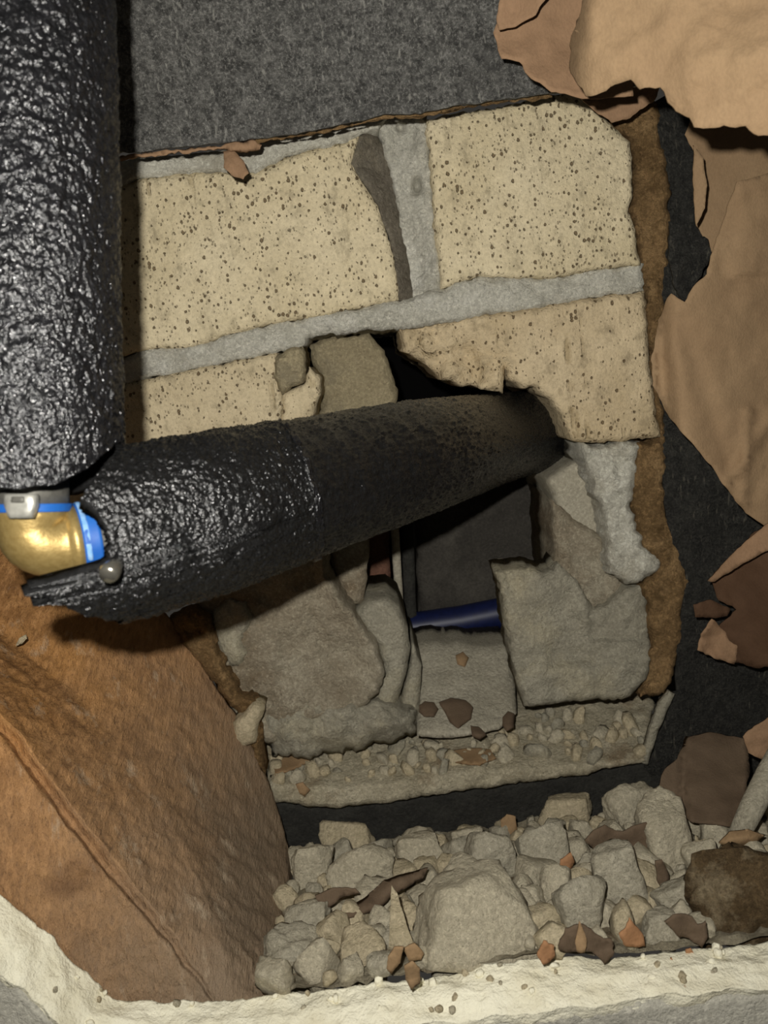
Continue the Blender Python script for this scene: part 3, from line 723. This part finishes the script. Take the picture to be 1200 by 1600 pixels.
tube('foam_sleeve', None, None, R1 * .985, M['foam_far'], pipe, seg=360, rows=380, start=seam_cut, inner=.0110, lump=.0005, fr=120, axis=sleeve_run, x0=SEAM + .0004, grain=(.00055, 900, .9))
tube('sleeve_seam', None, None, R1 * 1.004, M['foam'], pipe, seg=160, rows=6, start=seam_cut, end=seam_cut, inner=R1 * .95, lump=.0010, fr=300, axis=sleeve_run, x0=SEAM - .001, x1=SEAM + .0016, shape=lambda x, th: .0002,
     label='raised glinting seam between the foam sleeves')
# pipe cores, elbow, rings
tube('inner_pipe', bot - vd * .012, top, .0080, M['steel'], pipe, seg=40, rows=3)
tube('inner_pipe', None, None, .0080, M['steel'], pipe, seg=40, rows=40, axis=run, x0=run_at(140))
vb = Pd(48, 796, .2085)                                            # level of the upper ring
ed = (RNG - ELB).normalized(); vu = (vb - ELB).normalized()
pts = [vb, vb - vu * .0022]
for i in range(0, 9):
    t = i / 8; a = vb - vu * .0045; b = ELB + ed * .0075; c = ELB + vu * .0005
    pts.append(a * (1 - t) ** 2 + c * 2 * t * (1 - t) + b * t * t)
pts += [RNG - ed * .0036, RNG - ed * .0030, RNG - ed * .0008]
rr = [.0094, .0092] + [.0084, .0083, .0083, .0083, .0083, .0083, .0082, .0081, .0080] + [.0082, .0092, .0094]
sweep('brass_elbow', pts, rr, M['brass'], pipe, seg=48, label='cast brass elbow')
rg = tube('ring', RNG - ed * .0008, RNG + ed * .0036, .0098, M['blue'], pipe, seg=64, rows=6, inner=.0060, label='blue plastic press ring beside the foam')
tube('sealant_smear', RNG - ed * .0004, RNG + ed * .0008, .00990, M['chalk'], rg, seg=64, rows=3, inner=.0090, lump=.0006, fr=500)
tube('press_sleeve', RNG + ed * .0036, RNG + ed * .012, .0092, M['steel'], pipe, seg=48, rows=4, inner=.0060)
tube('ring', vb - vd * .0006, vb + vd * .0014, .0098, M['blue'], pipe, seg=64, rows=6, inner=.0060, label='blue plastic ring under the upright sleeve')
tube('press_sleeve', vb + vd * .0014, vb + vd * .014, .0092, M['steel'], pipe, seg=48, rows=4, inner=.0060)
# white tab and the screw
tc_ = Pd(34, 790, .1975)
V, Fc = stone_mesh((.0040, .0016, .0033), 3, 3, 6, .0)
def tabv(v):
    x, y, z = v; s = 1 - .35 * max(0, -z / .0033); x = max(-.0038, min(.0038, x * 1.5)) * s; z = max(-.003, min(.0028, z * 1.25)); return (x, y * 1.2, z)
R_ = np.array([[RT.x, RT.y, RT.z], [-FW.x, -FW.y, -FW.z], [UP.x, UP.y, UP.z]])
tb_ = mk('clip_tab', np.array([tabv(v) for v in V]) @ R_ + np.array(tc_), Fc, M['tab'], pipe, label='shiny white metal tab over the elbow')
mk('slot', np.array([((v[0]) * .55, v[1] * .4 + .0016, v[2] * .28 + .0014) for v in V]) @ R_ + np.array(tc_), Fc, M['steel'], tb_)
sweep('screw', [Pd(168, 900, .1875), Pd(171, 895, .1885), Pd(177, 888, .190), Pd(186, 878, .193)], [.0020, .0024, .0021, .0010], M['chrome'], pipe, seg=24, label='small steel screw in the split of the foam')

# ================================================================== RUBBLE HEAP
zA = P(700, 1306, -.003).z
lx, lz = [p.x for p in inn], [p.z for p in inn]
def heap(x, y):
    t = max(0, min(1, -y / .148)); a = zA + .03 * x; return a + (float(np.interp(x, lx, lz)) + .003 - a) * t + .004 * (1 - .7 * t) * fnoise((x, y, 0), 45, 2, 3)
def on_heap(px, py):
    d = ray(px, py); t = .2
    for _ in range(400):
        q = CAM + d * t
        if q.z < heap(q.x, q.y): return q
        t += .001
    return q
nx, ny = 90, 60; V, Fc = [], []
x0, x1 = P(380, 1400, -.07).x, P(1330, 1400, -.07).x
for j in range(ny + 1):
    for i in range(nx + 1):
        x = x0 + (x1 - x0) * i / nx; y = -.150 + .152 * j / ny
        V.append((x, y, heap(x, y) - .0015 + .0016 * fnoise((x, y, 0), 260, 4, 3)))
toe = [(p.y, p.x) for p in tc[-5:]]
def toe_x(y):
    L = sorted(toe)
    return float(np.interp(y, [a for a, _ in L], [b for _, b in L]))
for j in range(ny):
    for i in range(nx):
        if min(V[j * (nx + 1) + i][0], V[(j + 1) * (nx + 1) + i][0]) < max(toe_x(V[j * (nx + 1) + i][1]), toe_x(V[(j + 1) * (nx + 1) + i][1])) + .002: continue
        a = j * (nx + 1) + i; Fc.append((a, a + 1, a + nx + 2, a + nx + 1))
b = len(V)
mk('rubble_dust', V, Fc, M['dust'], kind='stuff', label='fine pale mortar grit bedding the rubble at the foot of wall', cat='grit')

placed = []; marks = []; loose = []
SHORT = {21: 'the largest chunk', 22: 'the rounded grey chunk by the timber foot', 23: 'the cream chunk beside the tan splinters', 24: 'the flat cream brick piece', 25: 'the square pale chunk at back right',
         26: 'the tall slab beside the broad paper', 27: 'the upright grey slab', 28: 'the round pale chunk', 29: 'the cream lump under the black band', 30: 'the pale lump above the long scrap',
         31: 'the grey chunk behind the orange flake', 32: 'the grey chunk behind the largest one', 33: 'the grey wedge', 34: 'the left back corner chunk', 35: 'the grey chunk above the rounded one',
         36: 'the bluish grey chunk', 37: 'the grey piece at the lip', 38: 'the dusty chunk below the broad paper', 39: 'the slate grey stone', 40: 'the brown clod', 41: 'the small pointed chunk', 43: 'the small pale block'}
ORD = ['nearest', 'second nearest', 'third nearest', 'fourth nearest', 'fifth nearest', 'sixth nearest', 'seventh nearest', 'eighth nearest', 'ninth nearest', 'tenth nearest', 'eleventh nearest', 'twelfth nearest',
       'thirteenth nearest', 'fourteenth nearest', 'fifteenth nearest']
def name_each(items, marks, what):
    """Each small piece is told by the marked thing it lies nearest to, the side of it, and how near."""
    bins = {}
    for o, x, y in items:
        m = min(marks, key=lambda k: math.hypot(k[1] - x, (k[2] - y) * 1.3)); dx, dy = x - m[1], y - m[2]
        side = ('right of' if dx > 0 else 'left of') if abs(dx) > abs(dy) * 1.2 else ('below' if dy > 0 else 'above')
        bins.setdefault((side, m[0]), []).append((math.hypot(dx, dy), o))
    for (side, m), L in bins.items():
        for k, (_d, o) in enumerate(sorted(L, key=lambda t: t[0])):
            o['label'] = f"{ORD[min(k, len(ORD) - 1)]} {what} {side} {m}"
def big(name, px, py, wpx, hpx, mat, seed, label, cat='rubble', lift=.3, dep=.7, sub=4, planes=12, tilt=.16, rough=.08):
    q = on_heap(px, min(py + hpx * .3, 1490)); k = (q - CAM).dot(FW) / F
    a, c = wpx * k * .5 / .80, hpx * k * .5 / .84; b = (a + c) * .5 * dep
    y = max(q.y, -.146 + b * .8); q = P(px, py, y)
    V, Fc = stone_mesh((a, b, c), seed, sub, planes, rough); rs = np.random.RandomState(seed + 5)
    from mathutils import Euler
    E = np.array(Euler((rs.uniform(-tilt, tilt) - .25, rs.uniform(-tilt, tilt) - .1, rs.uniform(-tilt, tilt))).to_matrix())
    o = mk(name, V @ E.T + np.array(q), Fc, M[mat], label=label, cat=cat)
    placed.append((q.x, q.y, max(a, b) * .9)); marks.append((SHORT[seed], px, py)); return o
big('mortar_chunk', 742, 1440, 205, 160, 'rubble', 21, 'largest pale mortar chunk at the front middle of the heap', planes=16, lift=.55)
big('mortar_chunk', 462, 1515, 100, 110, 'rubble_grey', 22, 'rounded grey mortar chunk against the foot of the timber', planes=20, rough=.14)
big('mortar_chunk', 570, 1500, 84, 90, 'rubble_cream', 23, 'cream chunk between rounded grey chunk and tan splinters', planes=11)
big('mortar_chunk', 884, 1268, 80, 48, 'rubble_cream', 24, 'flat cream brick piece just under the dark damp course', planes=7, lift=.9)
big('mortar_chunk', 985, 1262, 80, 66, 'rubble', 25, 'square pale chunk above the dark heart shaped paper scrap', planes=8, lift=.8)
big('mortar_chunk', 1042, 1310, 70, 120, 'rubble', 26, 'tall pale slab beside the broad brown paper at right', planes=7, lift=.5)
big('mortar_chunk', 970, 1375, 76, 110, 'rubble_grey', 27, 'upright grey slab below the dark heart shaped paper scrap', planes=9, lift=.5)
big('mortar_chunk', 655, 1330, 70, 60, 'rubble', 28, 'round pale chunk behind the long brown paper scrap', planes=18)
big('mortar_chunk', 545, 1310, 80, 60, 'rubble_cream', 29, 'cream lump under the black band near the timber', planes=12)
big('mortar_chunk', 560, 1365, 90, 66, 'rubble', 30, 'pale lump with holes above the long brown paper scrap', planes=14)
big('mortar_chunk', 850, 1330, 90, 80, 'rubble_grey', 31, 'grey chunk right of centre behind the orange flake', planes=12)
big('mortar_chunk', 770, 1340, 80, 76, 'rubble_grey', 32, 'grey chunk standing right behind the largest chunk', planes=9)
big('mortar_chunk', 735, 1318, 50, 60, 'rubble', 41, 'small pointed pale chunk at the back middle of the heap', planes=8)
big('mortar_chunk', 905, 1420, 80, 90, 'rubble_grey', 33, 'grey wedge right of the largest chunk', planes=8)
big('mortar_chunk', 488, 1355, 64, 66, 'rubble', 34, 'pale chunk in the left back corner beside the timber', planes=12)
big('mortar_chunk', 480, 1440, 66, 60, 'rubble_grey', 35, 'grey chunk directly above the rounded one by the timber', planes=13)
big('mortar_chunk', 1060, 1405, 66, 60, 'rubble_grey', 36, 'bluish grey chunk left of the brown earthy clod', planes=10)
big('mortar_chunk', 1030, 1450, 60, 60, 'rubble_grey', 37, 'grey piece at the lip left of the dark brown shred', planes=9)
big('mortar_chunk', 1100, 1345, 56, 60, 'rubble', 38, 'dusty chunk below the broad brown paper scrap', planes=9)
big('mortar_chunk', 700, 1510, 60, 40, 'rubble_grey', 39, 'slate grey stone in front of the largest chunk', planes=12)
big('mortar_chunk', 870, 1385, 46, 56, 'rubble', 43, 'small pale block under the orange flake', planes=7)
big('earth_clod', 1160, 1405, 180, 170, 'rubble_brown', 40, 'large brown earthy clod at the right end of the heap', 'clod', planes=16, rough=.2, lift=.35)
LBL = 'small pale mortar fragment in the loose heap below the wall'
rs = random.Random(11); n = 0
for sz, tries in ((.0085, 260), (.0065, 500), (.0045, 900), (.0032, 900)):
    for _ in range(tries):
        if n >= 278: break
        px, py = rs.uniform(410, 1200), rs.uniform(1255, 1545)
        if py < 1300 - (px - 450) * .09 + 8 or py > 1540 - (px - 450) * .09 or px < 448 - max(0, py - 1400) * .2: continue
        q = on_heap(px, py); r = sz * rs.uniform(.8, 1.25)
        if q.y > -.004 - r * .6 or q.y < -.149 + r * .3: continue
        if any((q.x - a) ** 2 + (q.y - b_) ** 2 < (.72 * (r + c)) ** 2 for a, b_, c in placed): continue
        placed.append((q.x, q.y, r)); n += 1
        o = stone('mortar_fragment', (q.x, q.y, q.z + r * .25), (r * rs.uniform(.8, 1.3), r * rs.uniform(.8, 1.2), r * rs.uniform(.6, .95)),
              M[rs.choice(['rubble', 'rubble', 'rubble_grey', 'rubble_cream'])], 100 + n, sub=3 if sz > .004 else 2, planes=rs.choice([7, 9, 12]), label=LBL, cat='rubble', group='loose mortar fragments in the heap')
        loose.append((o, px, py))
name_each(loose, marks, 'small mortar fragment')
# chips lying on the ledge and along the hole's foot
LB2 = 'small pale brick chip lying along the ledge under the hole'
pl2 = []; chips = []
for k in range(1600):
    if len(pl2) >= 120: break
    px, py = rs.uniform(430, 1005), rs.uniform(1115, 1222)
    if py > LE(px) - 6 or (640 < px < 810 and py < 1135): continue
    y = ledge(px, py); q = P(px, py, y); r = rs.uniform(.0018, .0055)
    if px > 820 and rs.random() < .3: r *= 1.3
    if any((q - a).length < .6 * (r + c) for a, c in pl2): continue
    pl2.append((q, r))
    o = stone('brick_chip', (q.x, q.y, q.z + r * .2), (r * rs.uniform(.9, 1.5), r, r * rs.uniform(.5, .8)), M[rs.choice(['rubble', 'rubble_cream', 'rubble_cream', 'lower_grey'])], 700 + k, sub=2, planes=8,
          label=LB2, cat='chip', group='brick chips on the ledge')
    chips.append((o, px, py))

name_each(chips, [('the left end of the ledge', 430, 1190), ('the tan paper patch on the ledge', 738, 1182), ('the dark flake at the slab corner', 795, 1128), ('the grey slate sliver', 1028, 1140),
                  ('the foot of the central slab', 690, 1150), ('the pale lump at the ledge back', 530, 1140), ('the right hand broken brick', 900, 1096), ('the middle of the ledge front', 620, 1215), ('the ledge front at right', 900, 1200)],
          'small pale brick chip')

# ================================================================== SCRAPS AND FLAKES
def scrap(poly, Y, mat, label, cat='paper scrap', name='paper_scrap', jag=1.5, step=5, crumple=.002, cf=70, fn=None):
    return paper(name, poly, Y, M[mat], step=step, jag=jag, crumple=crumple, cf=cf, fn=fn, label=label, cat=cat)
def lay(px, py, up=.004):                     # depth of the heap under a line of sight, a little in front
    q = on_heap(px, py); return q.y - up
ya = lay(600, 1420, .016)
scrap([(505, 1436), (540, 1422), (570, 1404), (600, 1376), (640, 1364), (668, 1356), (662, 1372), (640, 1384), (612, 1402), (590, 1422), (560, 1432), (525, 1438)], lambda x, y: ya + (1436 - y) / 80 * .02, 'scrap',
      'long curved dark brown paper scrap across the left heap', fn=lambda x, y, d: -.002 * min(1, d / 8))
scrap([(492, 1400), (520, 1388), (556, 1388), (562, 1396), (535, 1402), (510, 1420), (500, 1414)], ya + .006, 'scrap', 'small brown curl left of the long curved scrap')
yb = lay(980, 1340, .010)
scrap([(914, 1314), (928, 1298), (945, 1290), (962, 1298), (975, 1300), (990, 1290), (1010, 1286), (1022, 1294), (1032, 1312), (1050, 1340), (1022, 1343), (995, 1338), (970, 1326), (950, 1322), (932, 1328)], yb, 'scrap',
      'dark heart shaped paper scrap on the right part of heap', fn=lambda x, y, d: -.004 * abs(x - 968) / 60)
scrap([(1024, 1346), (1034, 1344), (1046, 1370), (1042, 1390), (1034, 1392), (1026, 1376)], lay(1034, 1392, .012), 'scrap', 'small dark pointed scrap below the heart shaped one')
scrap([(782, 1282), (792, 1272), (806, 1276), (808, 1296), (800, 1312), (786, 1308)], lay(795, 1310, .006), 'scrap_tan', 'brown flake at the back of the heap under black band')
scrap([(872, 1362), (876, 1344), (892, 1332), (898, 1346), (890, 1362)], lay(884, 1362, .014), 'orange', 'bright orange brick flake in the heap', 'flake', 'brick_flake')
scrap([(872, 1404), (892, 1400), (896, 1412), (886, 1420), (874, 1416)], lay(884, 1418, .012), 'orange', 'dull orange flake below the bright orange one', 'flake', 'brick_flake')
scrap([(1038, 1440), (1052, 1430), (1082, 1434), (1090, 1446), (1104, 1440), (1108, 1466), (1098, 1480), (1080, 1468), (1056, 1464)], lay(1070, 1470, .006), 'scrap', 'dark brown shred at the lip below grey pieces', jag=4)
scrap([(884, 1452), (912, 1444), (930, 1460), (955, 1468), (962, 1490), (945, 1504), (918, 1488), (892, 1490), (872, 1484)], lay(920, 1492, .006), 'scrap', 'ragged brown shred at the lip right of largest chunk', jag=4)
scrap([(898, 1470), (906, 1440), (918, 1470), (914, 1490), (902, 1488)], lay(906, 1490, .010), 'scrap_tan', 'tan splinter standing in the ragged brown shred')
scrap([(968, 1460), (984, 1434), (1004, 1458), (1008, 1478), (990, 1482), (974, 1476)], lay(990, 1482, .006), 'orange', 'orange brown shard at the lip below the grey slab', jag=3)
scrap([(838, 1492), (850, 1470), (866, 1478), (868, 1496), (850, 1506)], lay(850, 1500, .006), 'orange', 'tiny rusty shard right of the largest chunk', jag=3)
scrap([(612, 1384), (622, 1400), (634, 1440), (648, 1478), (628, 1490), (606, 1484), (610, 1440)], lay(626, 1490, .006), 'rubble_cream', 'pale spike shaped splinter left of the largest chunk', 'splinter', 'splinter', crumple=.001)
scrap([(606, 1496), (616, 1480), (630, 1480), (626, 1504), (612, 1522), (604, 1514)], lay(616, 1520, .008), 'scrap_tan', 'dark tan leaf shaped flake under the pale spike', 'flake', 'paper_flake')
scrap([(630, 1482), (648, 1474), (662, 1490), (658, 1500), (640, 1502)], lay(646, 1500, .008), 'scrap_tan', 'tan flake joined beside the dark tan leaf flake', 'flake', 'paper_flake')
scrap([(632, 1510), (644, 1502), (656, 1514), (656, 1536), (642, 1548), (634, 1530)], lay(644, 1540, .010), 'scrap_tan', 'lowest tan leaf flake resting over the plaster lip', 'flake', 'paper_flake')
# flakes on the slab inside the hole
def on_slab(poly, mat, label, up=.002): return scrap(poly, lambda x, y: tilted(x, y) - up, mat, label, 'flake', 'brick_flake', crumple=.001, step=4, jag=1, fn=lambda x, y, d: -.0015 * min(1, d / 6))
on_slab([(655, 1102), (664, 1096), (678, 1098), (685, 1108), (678, 1120), (662, 1120), (654, 1112)], 'scrap', 'round dark brown flake on the slab inside the hole', .003)
on_slab([(686, 1098), (704, 1090), (728, 1094), (740, 1106), (736, 1124), (716, 1138), (702, 1128), (694, 1112)], 'scrap', 'largest brown flake in middle of the slab', .003)
on_slab([(735, 1134), (748, 1136), (760, 1148), (750, 1156), (738, 1150)], 'scrap', 'small brown flake below the largest one on the slab', .004)
on_slab([(712, 1024), (724, 1018), (733, 1028), (726, 1042), (715, 1038)], 'scrap_tan', 'tan fleck near the top of the slab')
on_slab([(786, 1122), (794, 1112), (804, 1116), (803, 1136), (792, 1142), (785, 1134)], 'scrap', 'dark brown flake at the right bottom corner of slab', .006)
yl = lambda x, y: ledge(x, y) - .004
scrap([(700, 1176), (730, 1168), (766, 1172), (776, 1186), (750, 1196), (712, 1192)], yl, 'scrap_tan', 'tan brown patch of paper on ledge under the slab', 'flake', 'paper_flake')
scrap([(424, 1184), (460, 1180), (490, 1186), (470, 1198), (448, 1206), (430, 1212)], yl, 'scrap_tan', 'rusty paper bit on the left end of the ledge', 'flake', 'paper_flake')
scrap([(462, 1226), (474, 1222), (484, 1234), (476, 1246), (466, 1240)], lambda x, y: -.010, 'scrap_tan', 'small tan flake at left front of the ledge', 'flake', 'paper_flake')
scrap([(24, 1010), (30, 998), (40, 992), (42, 998), (34, 1006)], -.076, 'rubble_cream', 'tiny pale sliver lying on the orange timber', 'chip', 'wood_chip', step=3)
# crumbs on the plaster lip
crumbs = []
for k in range(46):
    x = rs.uniform(420, 1190) if k < 38 else rs.uniform(60, 400); f = rs.random() ** 1.5 * .8 + .02
    yi = float(np.interp(x, [a for a, _ in LIPI], [b for _, b in LIPI])); yo = float(np.interp(x, [a for a, _ in LIPO], [b for _, b in LIPO])); y = yi + (yo - yi) * f
    q = P(x, y, YB + (YF - YB) * f); r = rs.uniform(.0007, .0019)
    o = stone('plaster_crumb', (q.x, q.y, q.z + .0012), (r * 1.2, r, r * .8), M[rs.choice(['rubble_cream', 'rubble', 'plaster', 'plaster'])], 3000 + k, sub=2, planes=8, label='small pale crumb on the plaster lip', cat='crumb', group='crumbs on the plaster lip')
    crumbs.append((o, x, y))
name_each(crumbs, [('the tiny orange flake on the lip', 1074, 1548), ('the brown shred at the lip', 1070, 1470), ('the largest chunk along the lip', 742, 1520), ('the tan leaf flake on the lip', 644, 1540), ('the timber foot on the lip', 380, 1570),
                   ('the rusty shard on the lip', 850, 1506), ('the lip corner at left', 180, 1580), ('the orange brown shard on the lip', 990, 1500), ('the rounded grey chunk on the lip', 462, 1570)], 'small pale plaster crumb')
yc = lambda f: YB + (YF - YB) * f - .002
scrap([(1064, 1550), (1070, 1541), (1082, 1543), (1085, 1551), (1074, 1555)], yc(.75), 'orange', 'tiny orange flake on the right of plaster lip', 'flake', 'brick_flake', step=3)
scrap([(1072, 1486), (1080, 1482), (1084, 1492), (1074, 1496)], yc(.05), 'orange', 'tiny rusty fleck at the back of plaster lip', 'flake', 'brick_flake', step=3)
scrap([(1042, 1502), (1050, 1497), (1052, 1503), (1044, 1506)], yc(.12), 'orange', 'tiny orange speck left of the rusty fleck', 'flake', 'brick_flake', step=3)
